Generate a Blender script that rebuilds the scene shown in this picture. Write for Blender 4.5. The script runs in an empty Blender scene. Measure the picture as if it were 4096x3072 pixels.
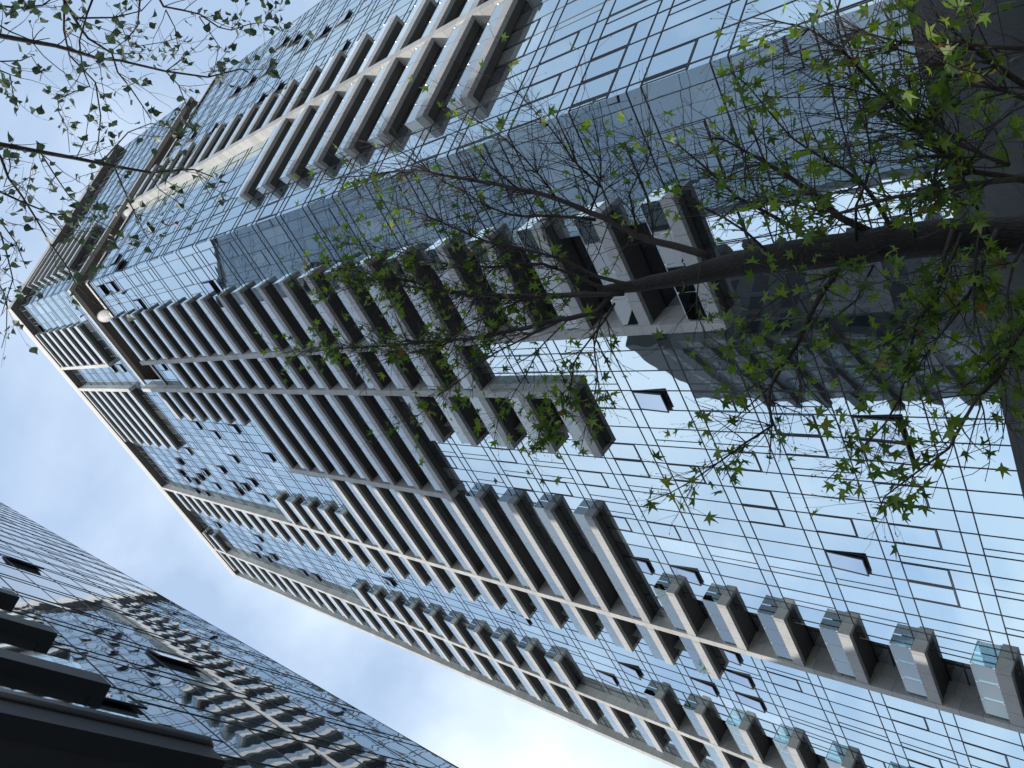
import bpy, math, random
from mathutils import Vector, Matrix
random.seed(11)
S = bpy.context.scene
COL = S.collection
rad = math.radians

# ------------------------------------------------------------------ camera
EYE = Vector((0, 0, 0))                      # eye level is z = 0, the ground lies at z = -1.6
PITCH = rad(47.426)
cam_d = bpy.data.cameras.new("camera")
cam = bpy.data.objects.new("camera", cam_d)
COL.objects.link(cam)
F_ = Vector((0, math.cos(PITCH), math.sin(PITCH)))
U_ = Vector((0, -math.sin(PITCH), math.cos(PITCH)))
R_ = Vector((1, 0, 0))
ROLL = 0.00281                               # phone held on its side, a touch off level
up_img = (-0.99999605, 0.00280898)           # direction of 'up' in picture (x right, y down)
right_img = (-0.00280898, -0.99999605)
cx = R_ * right_img[0] + U_ * up_img[0]      # camera +X (picture right)
cy = -(R_ * right_img[1] + U_ * up_img[1])   # camera +Y (picture up)
cz = -F_
m = Matrix((cx, cy, cz)).transposed().to_4x4()
cam.matrix_world = m
cam_d.sensor_fit = 'HORIZONTAL'
cam_d.sensor_width = 36.0
cam_d.lens = 36.0 * 3100 / 4096
cam_d.clip_start = 0.05
cam_d.clip_end = 5000
S.camera = cam

# ------------------------------------------------------------------ sun, sky, exposure
SUN_AZ, SUN_EL = rad(235), rad(43)
sdir = Vector((math.cos(SUN_AZ) * math.cos(SUN_EL), math.sin(SUN_AZ) * math.cos(SUN_EL), math.sin(SUN_EL)))
sun_d = bpy.data.lights.new("sun", 'SUN')
sun_d.energy = 3.4
sun_d.angle = rad(0.5)
sun_d.color = (1.0, 0.95, 0.87)
sun = bpy.data.objects.new("sun", sun_d)
sun.rotation_euler = sdir.to_track_quat('Z', 'Y').to_euler()
sun.location = (-30, -40, 150)
COL.objects.link(sun)

W = bpy.data.worlds.new("World")
S.world = W
W.use_nodes = True
nt = W.node_tree
nt.nodes.clear()
def N(nt, t, **kw):
    n = nt.nodes.new(t)
    for k, v in kw.items():
        if k.startswith('i_'):
            n.inputs[k[2:].replace('_', ' ')].default_value = v
        else:
            setattr(n, k, v)
    return n
sky = N(nt, 'ShaderNodeTexSky', sky_type='NISHITA', sun_disc=False, sun_elevation=SUN_EL,
        sun_rotation=rad(90) - SUN_AZ, air_density=1.0, dust_density=1.0, ozone_density=1.0, altitude=50)
tc = N(nt, 'ShaderNodeTexCoord')
sep = N(nt, 'ShaderNodeSeparateXYZ')
nt.links.new(tc.outputs['Generated'], sep.inputs[0])
addz = N(nt, 'ShaderNodeMath', operation='ADD'); addz.inputs[1].default_value = 0.35
nt.links.new(sep.outputs['Z'], addz.inputs[0])
div = N(nt, 'ShaderNodeVectorMath', operation='DIVIDE')
nt.links.new(tc.outputs['Generated'], div.inputs[0]); nt.links.new(addz.outputs[0], div.inputs[1])
mapn = N(nt, 'ShaderNodeMapping'); mapn.inputs['Location'].default_value = (0.35, 0.1, 0.0)
mapn.inputs['Scale'].default_value = (1.0, 1.0, 1.0)
nt.links.new(div.outputs[0], mapn.inputs[0])
n1 = N(nt, 'ShaderNodeTexNoise', i_Scale=2.1, i_Detail=9.0, i_Roughness=0.52, i_Distortion=0.25)
nt.links.new(mapn.outputs[0], n1.inputs['Vector'])
cr = N(nt, 'ShaderNodeValToRGB')
cr.color_ramp.elements[0].position = 0.42; cr.color_ramp.elements[0].color = (0.0, 0.0, 0.0, 1)
cr.color_ramp.elements[1].position = 0.74; cr.color_ramp.elements[1].color = (0.85, 0.85, 0.85, 1)
nt.links.new(n1.outputs['Fac'], cr.inputs[0])
mixc = N(nt, 'ShaderNodeMix', data_type='RGBA')
nt.links.new(cr.outputs[0], mixc.inputs['Factor'])
veil = N(nt, 'ShaderNodeMix', data_type='RGBA')          # thin high haze over the whole sky
veil.inputs['Factor'].default_value = 0.5
nt.links.new(sky.outputs[0], veil.inputs['A'])
veil.inputs['B'].default_value = (3.7, 4.7, 6.0, 1)
nt.links.new(veil.outputs['Result'], mixc.inputs['A'])
mixc.inputs['B'].default_value = (5.9, 6.5, 7.1, 1)
bg = N(nt, 'ShaderNodeBackground'); bg.inputs['Strength'].default_value = 0.15
wo = N(nt, 'ShaderNodeOutputWorld')
nt.links.new(mixc.outputs['Result'], bg.inputs['Color'])
nt.links.new(bg.outputs[0], wo.inputs[0])

S.view_settings.view_transform = 'Standard'
S.view_settings.look = 'None'
S.view_settings.exposure = 0.48
S.view_settings.gamma = 1.0
S.view_settings.use_curve_mapping = False
S.cycles.max_bounces = 14
S.cycles.glossy_bounces = 6
S.cycles.transparent_max_bounces = 40
S.cycles.use_denoising = True

# ------------------------------------------------------------------ materials
def new_mat(name):
    m = bpy.data.materials.new(name)
    m.use_nodes = True
    m.node_tree.nodes.clear()
    return m, m.node_tree
def out(nt, sock):
    o = N(nt, 'ShaderNodeOutputMaterial')
    nt.links.new(sock, o.inputs['Surface'])
def math_n(nt, op, a, b=None):
    n = N(nt, 'ShaderNodeMath', operation=op)
    for i, v in enumerate((a, b)):
        if v is None: continue
        if hasattr(v, 'links'): nt.links.new(v, n.inputs[i])
        else: n.inputs[i].default_value = v
    return n.outputs[0]

def stone(name, base, dark, scale=9.0, joint=None, joint_len=0.95, rough=0.65, streak=None, bump=0.003, spec=0.35):
    """granite: speckle, blotches, and joints between the slabs along the given axis"""
    m, nt = new_mat(name)
    tc = N(nt, 'ShaderNodeTexCoord')
    mp = N(nt, 'ShaderNodeMapping')
    if streak: mp.inputs['Scale'].default_value = streak
    nt.links.new(tc.outputs['Object'], mp.inputs[0])
    a = N(nt, 'ShaderNodeTexNoise', i_Scale=scale, i_Detail=8.0, i_Roughness=0.7)
    nt.links.new(mp.outputs[0], a.inputs['Vector'])
    b = N(nt, 'ShaderNodeTexNoise', i_Scale=0.8, i_Detail=4.0)
    nt.links.new(tc.outputs['Object'], b.inputs['Vector'])
    r = N(nt, 'ShaderNodeValToRGB')
    r.color_ramp.elements[0].position = 0.3; r.color_ramp.elements[0].color = (*dark, 1)
    r.color_ramp.elements[1].position = 0.7; r.color_ramp.elements[1].color = (*base, 1)
    mixf = math_n(nt, 'ADD', math_n(nt, 'MULTIPLY', a.outputs['Fac'], 0.65), math_n(nt, 'MULTIPLY', b.outputs['Fac'], 0.35))
    nt.links.new(mixf, r.inputs[0])
    col = r.outputs[0]
    if joint:
        sp = N(nt, 'ShaderNodeSeparateXYZ'); nt.links.new(tc.outputs['Object'], sp.inputs[0])
        fac = None
        for ax in joint:
            f = math_n(nt, 'FRACT', math_n(nt, 'DIVIDE', math_n(nt, 'ADD', sp.outputs[ax], 500.13), joint_len))
            l = math_n(nt, 'LESS_THAN', f, 0.016 / joint_len)
            fac = l if fac is None else math_n(nt, 'MAXIMUM', fac, l)
            # every slab is cut from another block: a little lighter or darker
            idx = math_n(nt, 'FLOOR', math_n(nt, 'DIVIDE', math_n(nt, 'ADD', sp.outputs[ax], 500.13), joint_len))
            wn = N(nt, 'ShaderNodeTexWhiteNoise', noise_dimensions='1D'); nt.links.new(idx, wn.inputs['W'])
            hv = N(nt, 'ShaderNodeHueSaturation')
            nt.links.new(math_n(nt, 'ADD', math_n(nt, 'MULTIPLY', wn.outputs['Value'], 0.22), 0.88), hv.inputs['Value'])
            nt.links.new(col, hv.inputs['Color']); col = hv.outputs[0]
        mx = N(nt, 'ShaderNodeMix', data_type='RGBA')
        nt.links.new(fac, mx.inputs['Factor']); nt.links.new(col, mx.inputs['A'])
        mx.inputs['B'].default_value = (dark[0] * .3, dark[1] * .3, dark[2] * .3, 1)
        col = mx.outputs['Result']
    p = N(nt, 'ShaderNodeBsdfPrincipled')
    nt.links.new(col, p.inputs['Base Color'])
    p.inputs['Roughness'].default_value = rough
    p.inputs['Specular IOR Level'].default_value = spec
    bp = N(nt, 'ShaderNodeBump'); bp.inputs['Strength'].default_value = 0.6; bp.inputs['Distance'].default_value = bump
    nt.links.new(a.outputs['Fac'], bp.inputs['Height']); nt.links.new(bp.outputs[0], p.inputs['Normal'])
    out(nt, p.outputs[0])
    return m

def plain(name, col, rough=0.5, metal=0.0, noise=0.12, scale=3.0):
    m, nt = new_mat(name)
    tc = N(nt, 'ShaderNodeTexCoord')
    a = N(nt, 'ShaderNodeTexNoise', i_Scale=scale, i_Detail=5.0)
    nt.links.new(tc.outputs['Object'], a.inputs['Vector'])
    h = N(nt, 'ShaderNodeHueSaturation'); h.inputs['Color'].default_value = (*col, 1)
    nt.links.new(math_n(nt, 'ADD', math_n(nt, 'MULTIPLY', a.outputs['Fac'], noise * 2), 1 - noise), h.inputs['Value'])
    p = N(nt, 'ShaderNodeBsdfPrincipled')
    nt.links.new(h.outputs[0], p.inputs['Base Color'])
    p.inputs['Roughness'].default_value = rough; p.inputs['Metallic'].default_value = metal
    out(nt, p.outputs[0])
    return m

def facade_glass(name, tint, base_fac, wave, wscale, dark=(.016, .022, .03), pale=(.42, .45, .46)):
    """coated curtain wall glass: mirror coat over a dim room, some rooms with pale curtains; every pane is
    a little warped in its own way"""
    m, nt = new_mat(name)
    tc = N(nt, 'ShaderNodeTexCoord')
    at = N(nt, 'ShaderNodeAttribute', attribute_name='pane')
    cu = N(nt, 'ShaderNodeAttribute', attribute_name='curtain')
    off = N(nt, 'ShaderNodeVectorMath', operation='SCALE'); off.inputs[0].default_value = (37.0, 11.0, 53.0)
    nt.links.new(at.outputs['Fac'], off.inputs['Scale'])
    ad = N(nt, 'ShaderNodeVectorMath', operation='ADD')
    nt.links.new(tc.outputs['Object'], ad.inputs[0]); nt.links.new(off.outputs[0], ad.inputs[1])
    n = N(nt, 'ShaderNodeTexNoise', i_Scale=wscale, i_Detail=1.0, i_Roughness=0.35)
    nt.links.new(ad.outputs[0], n.inputs['Vector'])
    bp = N(nt, 'ShaderNodeBump'); bp.inputs['Strength'].default_value = 1.0; bp.inputs['Distance'].default_value = wave
    nt.links.new(n.outputs['Fac'], bp.inputs['Height'])
    mx = N(nt, 'ShaderNodeMix', data_type='RGBA')
    mx.inputs['A'].default_value = (*dark, 1); mx.inputs['B'].default_value = (*pale, 1)
    nt.links.new(cu.outputs['Fac'], mx.inputs['Factor'])
    d = N(nt, 'ShaderNodeBsdfDiffuse'); nt.links.new(mx.outputs['Result'], d.inputs['Color'])
    g = N(nt, 'ShaderNodeBsdfGlossy'); g.inputs['Color'].default_value = (*tint, 1); g.inputs['Roughness'].default_value = 0.012
    nt.links.new(bp.outputs[0], g.inputs['Normal'])
    fr = N(nt, 'ShaderNodeFresnel'); fr.inputs['IOR'].default_value = 1.52
    fac = math_n(nt, 'ADD', math_n(nt, 'MULTIPLY', fr.outputs[0], 1 - base_fac), base_fac)
    ms = N(nt, 'ShaderNodeMixShader'); nt.links.new(fac, ms.inputs[0])
    nt.links.new(d.outputs[0], ms.inputs[1]); nt.links.new(g.outputs[0], ms.inputs[2])
    out(nt, ms.outputs[0])
    return m

def clear_glass(name, tint, boost):
    m, nt = new_mat(name)
    t = N(nt, 'ShaderNodeBsdfTransparent'); t.inputs['Color'].default_value = (*tint, 1)
    g = N(nt, 'ShaderNodeBsdfGlossy'); g.inputs['Color'].default_value = (.93, 1, 1, 1); g.inputs['Roughness'].default_value = 0.02
    fr = N(nt, 'ShaderNodeFresnel'); fr.inputs['IOR'].default_value = 1.52
    fac = math_n(nt, 'MINIMUM', math_n(nt, 'MULTIPLY', fr.outputs[0], boost), 1.0)
    ms = N(nt, 'ShaderNodeMixShader'); nt.links.new(fac, ms.inputs[0])
    nt.links.new(t.outputs[0], ms.inputs[1]); nt.links.new(g.outputs[0], ms.inputs[2])
    out(nt, ms.outputs[0])
    return m

def leaf_mat(name, cols, trans):
    m, nt = new_mat(name)
    at = N(nt, 'ShaderNodeAttribute', attribute_name='tone')
    r = N(nt, 'ShaderNodeValToRGB')
    while len(r.color_ramp.elements) < len(cols): r.color_ramp.elements.new(0.5)
    for e, (p, c) in zip(r.color_ramp.elements, cols):
        e.position = p; e.color = (*c, 1)
    nt.links.new(at.outputs['Fac'], r.inputs[0])
    p = N(nt, 'ShaderNodeBsdfPrincipled'); nt.links.new(r.outputs[0], p.inputs['Base Color'])
    p.inputs['Roughness'].default_value = 0.5
    t = N(nt, 'ShaderNodeBsdfTranslucent')
    hv = N(nt, 'ShaderNodeHueSaturation'); hv.inputs['Value'].default_value = 2.0; hv.inputs['Saturation'].default_value = 1.1
    nt.links.new(r.outputs[0], hv.inputs['Color']); nt.links.new(hv.outputs[0], t.inputs['Color'])
    ms = N(nt, 'ShaderNodeMixShader'); ms.inputs[0].default_value = trans
    nt.links.new(p.outputs[0], ms.inputs[1]); nt.links.new(t.outputs[0], ms.inputs[2])
    out(nt, ms.outputs[0])
    return m

def bark(name, base, dark, bump=0.012):
    m, nt = new_mat(name)
    tc = N(nt, 'ShaderNodeTexCoord')
    mp = N(nt, 'ShaderNodeMapping'); mp.inputs['Scale'].default_value = (26, 26, 7)
    nt.links.new(tc.outputs['Object'], mp.inputs[0])
    v = N(nt, 'ShaderNodeTexVoronoi', feature='DISTANCE_TO_EDGE', i_Scale=1.6)
    nz = N(nt, 'ShaderNodeTexNoise', i_Scale=2.0, i_Detail=8.0, i_Roughness=0.7)
    nt.links.new(mp.outputs[0], v.inputs['Vector']); nt.links.new(mp.outputs[0], nz.inputs['Vector'])
    s = math_n(nt, 'ADD', math_n(nt, 'MULTIPLY', v.outputs['Distance'], 0.9), math_n(nt, 'MULTIPLY', nz.outputs['Fac'], 0.6))
    r = N(nt, 'ShaderNodeValToRGB')
    r.color_ramp.elements[0].position = 0.25; r.color_ramp.elements[0].color = (*dark, 1)
    r.color_ramp.elements[1].position = 0.75; r.color_ramp.elements[1].color = (*base, 1)
    nt.links.new(s, r.inputs[0])
    p = N(nt, 'ShaderNodeBsdfPrincipled'); nt.links.new(r.outputs[0], p.inputs['Base Color'])
    p.inputs['Roughness'].default_value = 0.85
    bp = N(nt, 'ShaderNodeBump'); bp.inputs['Distance'].default_value = bump
    nt.links.new(s, bp.inputs['Height']); nt.links.new(bp.outputs[0], p.inputs['Normal'])
    out(nt, p.outputs[0])
    return m

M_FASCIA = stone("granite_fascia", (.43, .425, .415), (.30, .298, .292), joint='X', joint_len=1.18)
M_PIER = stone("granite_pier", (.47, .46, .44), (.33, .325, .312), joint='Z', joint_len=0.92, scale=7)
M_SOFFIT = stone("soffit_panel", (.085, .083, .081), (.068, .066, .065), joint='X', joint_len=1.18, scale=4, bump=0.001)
M_BROWN = plain("brown_soffit", (.11, .10, .092), 0.6)
M_TAN = plain("tan_recess_wall", (.26, .235, .21), 0.7)
M_BASE = stone("dark_base_granite", (.085, .09, .09), (.014, .016, .017), scale=5, joint='XZ', joint_len=1.6, streak=(16, 16, 1.0), rough=0.55)
M_FRAME = plain("dark_frame_metal", (.028, .028, .034), 0.45, 0.2)
M_STEEL = plain("stainless_steel", (.62, .64, .65), 0.28, 0.9, 0.05)
M_DARK = plain("room_shade_dark", (.012, .013, .016), 0.8)  # near-black colour stands in for the shade inside rooms and open windows
M_GLASS = facade_glass("tower_glass", (.80, .93, .98), 0.66, 0.0042, 0.85)
M_GLASSR = facade_glass("sash_glass", (.80, .90, 1.0), 0.6, 0.002, 0.8)
M_GLASSB = facade_glass("neighbour_glass", (.90, .95, 1.0), 0.30, 0.0020, 1.0, dark=(.022, .034, .042), pale=(.10, .13, .15))
M_RAIL = clear_glass("rail_glass", (.80, .92, .91), 3.2)
M_CHAR = plain("charcoal_panel", (.030, .032, .038), 0.5, 0.0, 0.1)
M_CHAR2 = plain("charcoal_soffit", (.05, .052, .058), 0.6, 0.0, 0.1)
M_GUTTER = plain("gunmetal_pipe", (.16, .165, .18), 0.35, 0.6, 0.08)
M_PAVE = stone("street_paving", (.16, .155, .15), (.11, .108, .104), scale=3, joint='XY', joint_len=0.8)
M_ASPH = plain("asphalt", (.05, .05, .052), 0.85, 0.0, 0.2, 20)
M_WALLG = plain("grey_render", (.10, .10, .105), 0.8)
M_WALLD = plain("dark_window_band", (.03, .035, .04), 0.25)
M_BARK = bark("furrowed_bark", (.024, .019, .015), (.006, .005, .004), 0.02)
M_TWIG = bark("twig_bark", (.05, .041, .037), (.022, .017, .015), 0.002)
M_PBARK = bark("grey_poplar_bark", (.06, .052, .05), (.03, .026, .025), 0.003)
M_LEAF = leaf_mat("sweetgum_leaf", [(0.0, (.035, .065, .012)), (0.45, (.085, .15, .02)), (0.8, (.15, .21, .028)), (0.93, (.16, .12, .03)), (1.0, (.15, .055, .02))], 0.5)
M_PLEAF = leaf_mat("poplar_leaf", [(0.0, (.018, .035, .02)), (0.6, (.045, .075, .04)), (0.93, (.075, .11, .06)), (1.0, (.16, .06, .03))], 0.3)

# ------------------------------------------------------------------ mesh helpers
class MB:
    """collects boxes, quads and tubes, then links them as ONE mesh object"""
    def __init__(s): s.v = []; s.f = []; s.mi = []; s.mats = []; s.att = {}
    def mat(s, m):
        if m not in s.mats: s.mats.append(m)
        return s.mats.index(m)
    def poly(s, pts, m, **att):
        b = len(s.v); s.v += [tuple(p) for p in pts]; s.f.append(tuple(range(b, b + len(pts)))); s.mi.append(s.mat(m))
        for k, v in att.items(): s.att.setdefault(k, {})[len(s.f) - 1] = v
    def box(s, x0, x1, y0, y1, z0, z1, m, skip=''):
        x0, x1 = min(x0, x1), max(x0, x1); y0, y1 = min(y0, y1), max(y0, y1); z0, z1 = min(z0, z1), max(z0, z1)
        b = len(s.v)
        s.v += [(x, y, z) for z in (z0, z1) for y in (y0, y1) for x in (x0, x1)]
        i = s.mat(m)
        for n, q in (('b', (0, 2, 3, 1)), ('t', (4, 5, 7, 6)), ('f', (0, 1, 5, 4)), ('k', (2, 6, 7, 3)), ('l', (0, 4, 6, 2)), ('r', (1, 3, 7, 5))):
            if n in skip: continue
            s.f.append(tuple(b + k for k in q)); s.mi.append(i)
    def prism(s, poly, z0, z1, m, mtop=None, mbot=None):
        n = len(poly)
        area = sum(poly[i][0] * poly[(i + 1) % n][1] - poly[(i + 1) % n][0] * poly[i][1] for i in range(n))
        if area < 0: poly = poly[::-1]
        b = len(s.v); s.v += [(x, y, z0) for x, y in poly] + [(x, y, z1) for x, y in poly]
        for i in range(n):
            j = (i + 1) % n; s.f.append((b + i, b + j, b + n + j, b + n + i)); s.mi.append(s.mat(m))
        s.f.append(tuple(b + i for i in range(n))[::-1]); s.mi.append(s.mat(mbot or m))
        s.f.append(tuple(b + n + i for i in range(n))); s.mi.append(s.mat(mtop or m))
    def tube(s, pts, rads, m, sides=6, cap=True):
        P = [Vector(p) for p in pts]; b = len(s.v); i = s.mat(m)
        t0 = (P[1] - P[0]).normalized()
        nrm = t0.orthogonal().normalized()
        for k, p in enumerate(P):
            t = (P[min(k + 1, len(P) - 1)] - P[max(k - 1, 0)]).normalized()
            nrm = (nrm - t * nrm.dot(t)).normalized(); bi = t.cross(nrm)
            for a in range(sides):
                an = 2 * math.pi * a / sides
                s.v.append(tuple(p + (nrm * math.cos(an) + bi * math.sin(an)) * rads[k]))
        for k in range(len(P) - 1):
            for a in range(sides):
                c = (a + 1) % sides
                s.f.append((b + k * sides + a, b + k * sides + c, b + (k + 1) * sides + c, b + (k + 1) * sides + a)); s.mi.append(i)
        if cap:
            s.f.append(tuple(b + a for a in range(sides))[::-1]); s.mi.append(i)
            e = b + (len(P) - 1) * sides; s.f.append(tuple(e + a for a in range(sides))); s.mi.append(i)
    def mesh(s, name, smooth=False):
        me = bpy.data.meshes.new(name)
        me.from_pydata(s.v, [], s.f)
        for m_ in s.mats: me.materials.append(m_)
        me.polygons.foreach_set('material_index', s.mi)
        for k, d in s.att.items():
            a = me.attributes.new(k, 'FLOAT', 'FACE')
            a.data.foreach_set('value', [d.get(i, 0.0) for i in range(len(s.f))])
        if smooth: me.polygons.foreach_set('use_smooth', [True] * len(s.f))
        me.update()
        return me
    def build(s, name, parent=None, loc=(0, 0, 0), rz=0.0, smooth=False):
        return link(name, s.mesh(name, smooth), parent, loc, rz)
def link(name, me, parent=None, loc=(0, 0, 0), rz=0.0):
    o = bpy.data.objects.new(name, me); COL.objects.link(o)
    o.location = loc; o.rotation_euler = (0, 0, rz)
    if parent: o.parent = parent
    return o
def empty(name, loc, label, cat, group=None):
    o = bpy.data.objects.new(name, None); COL.objects.link(o); o.location = loc
    o.empty_display_size = 0.5
    tag(o, label, cat, group); return o
def tag(o, label, cat, group=None):
    o['label'] = label; o['category'] = cat
    if group: o['group'] = group
    return o

GROUND = -1.6

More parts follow.
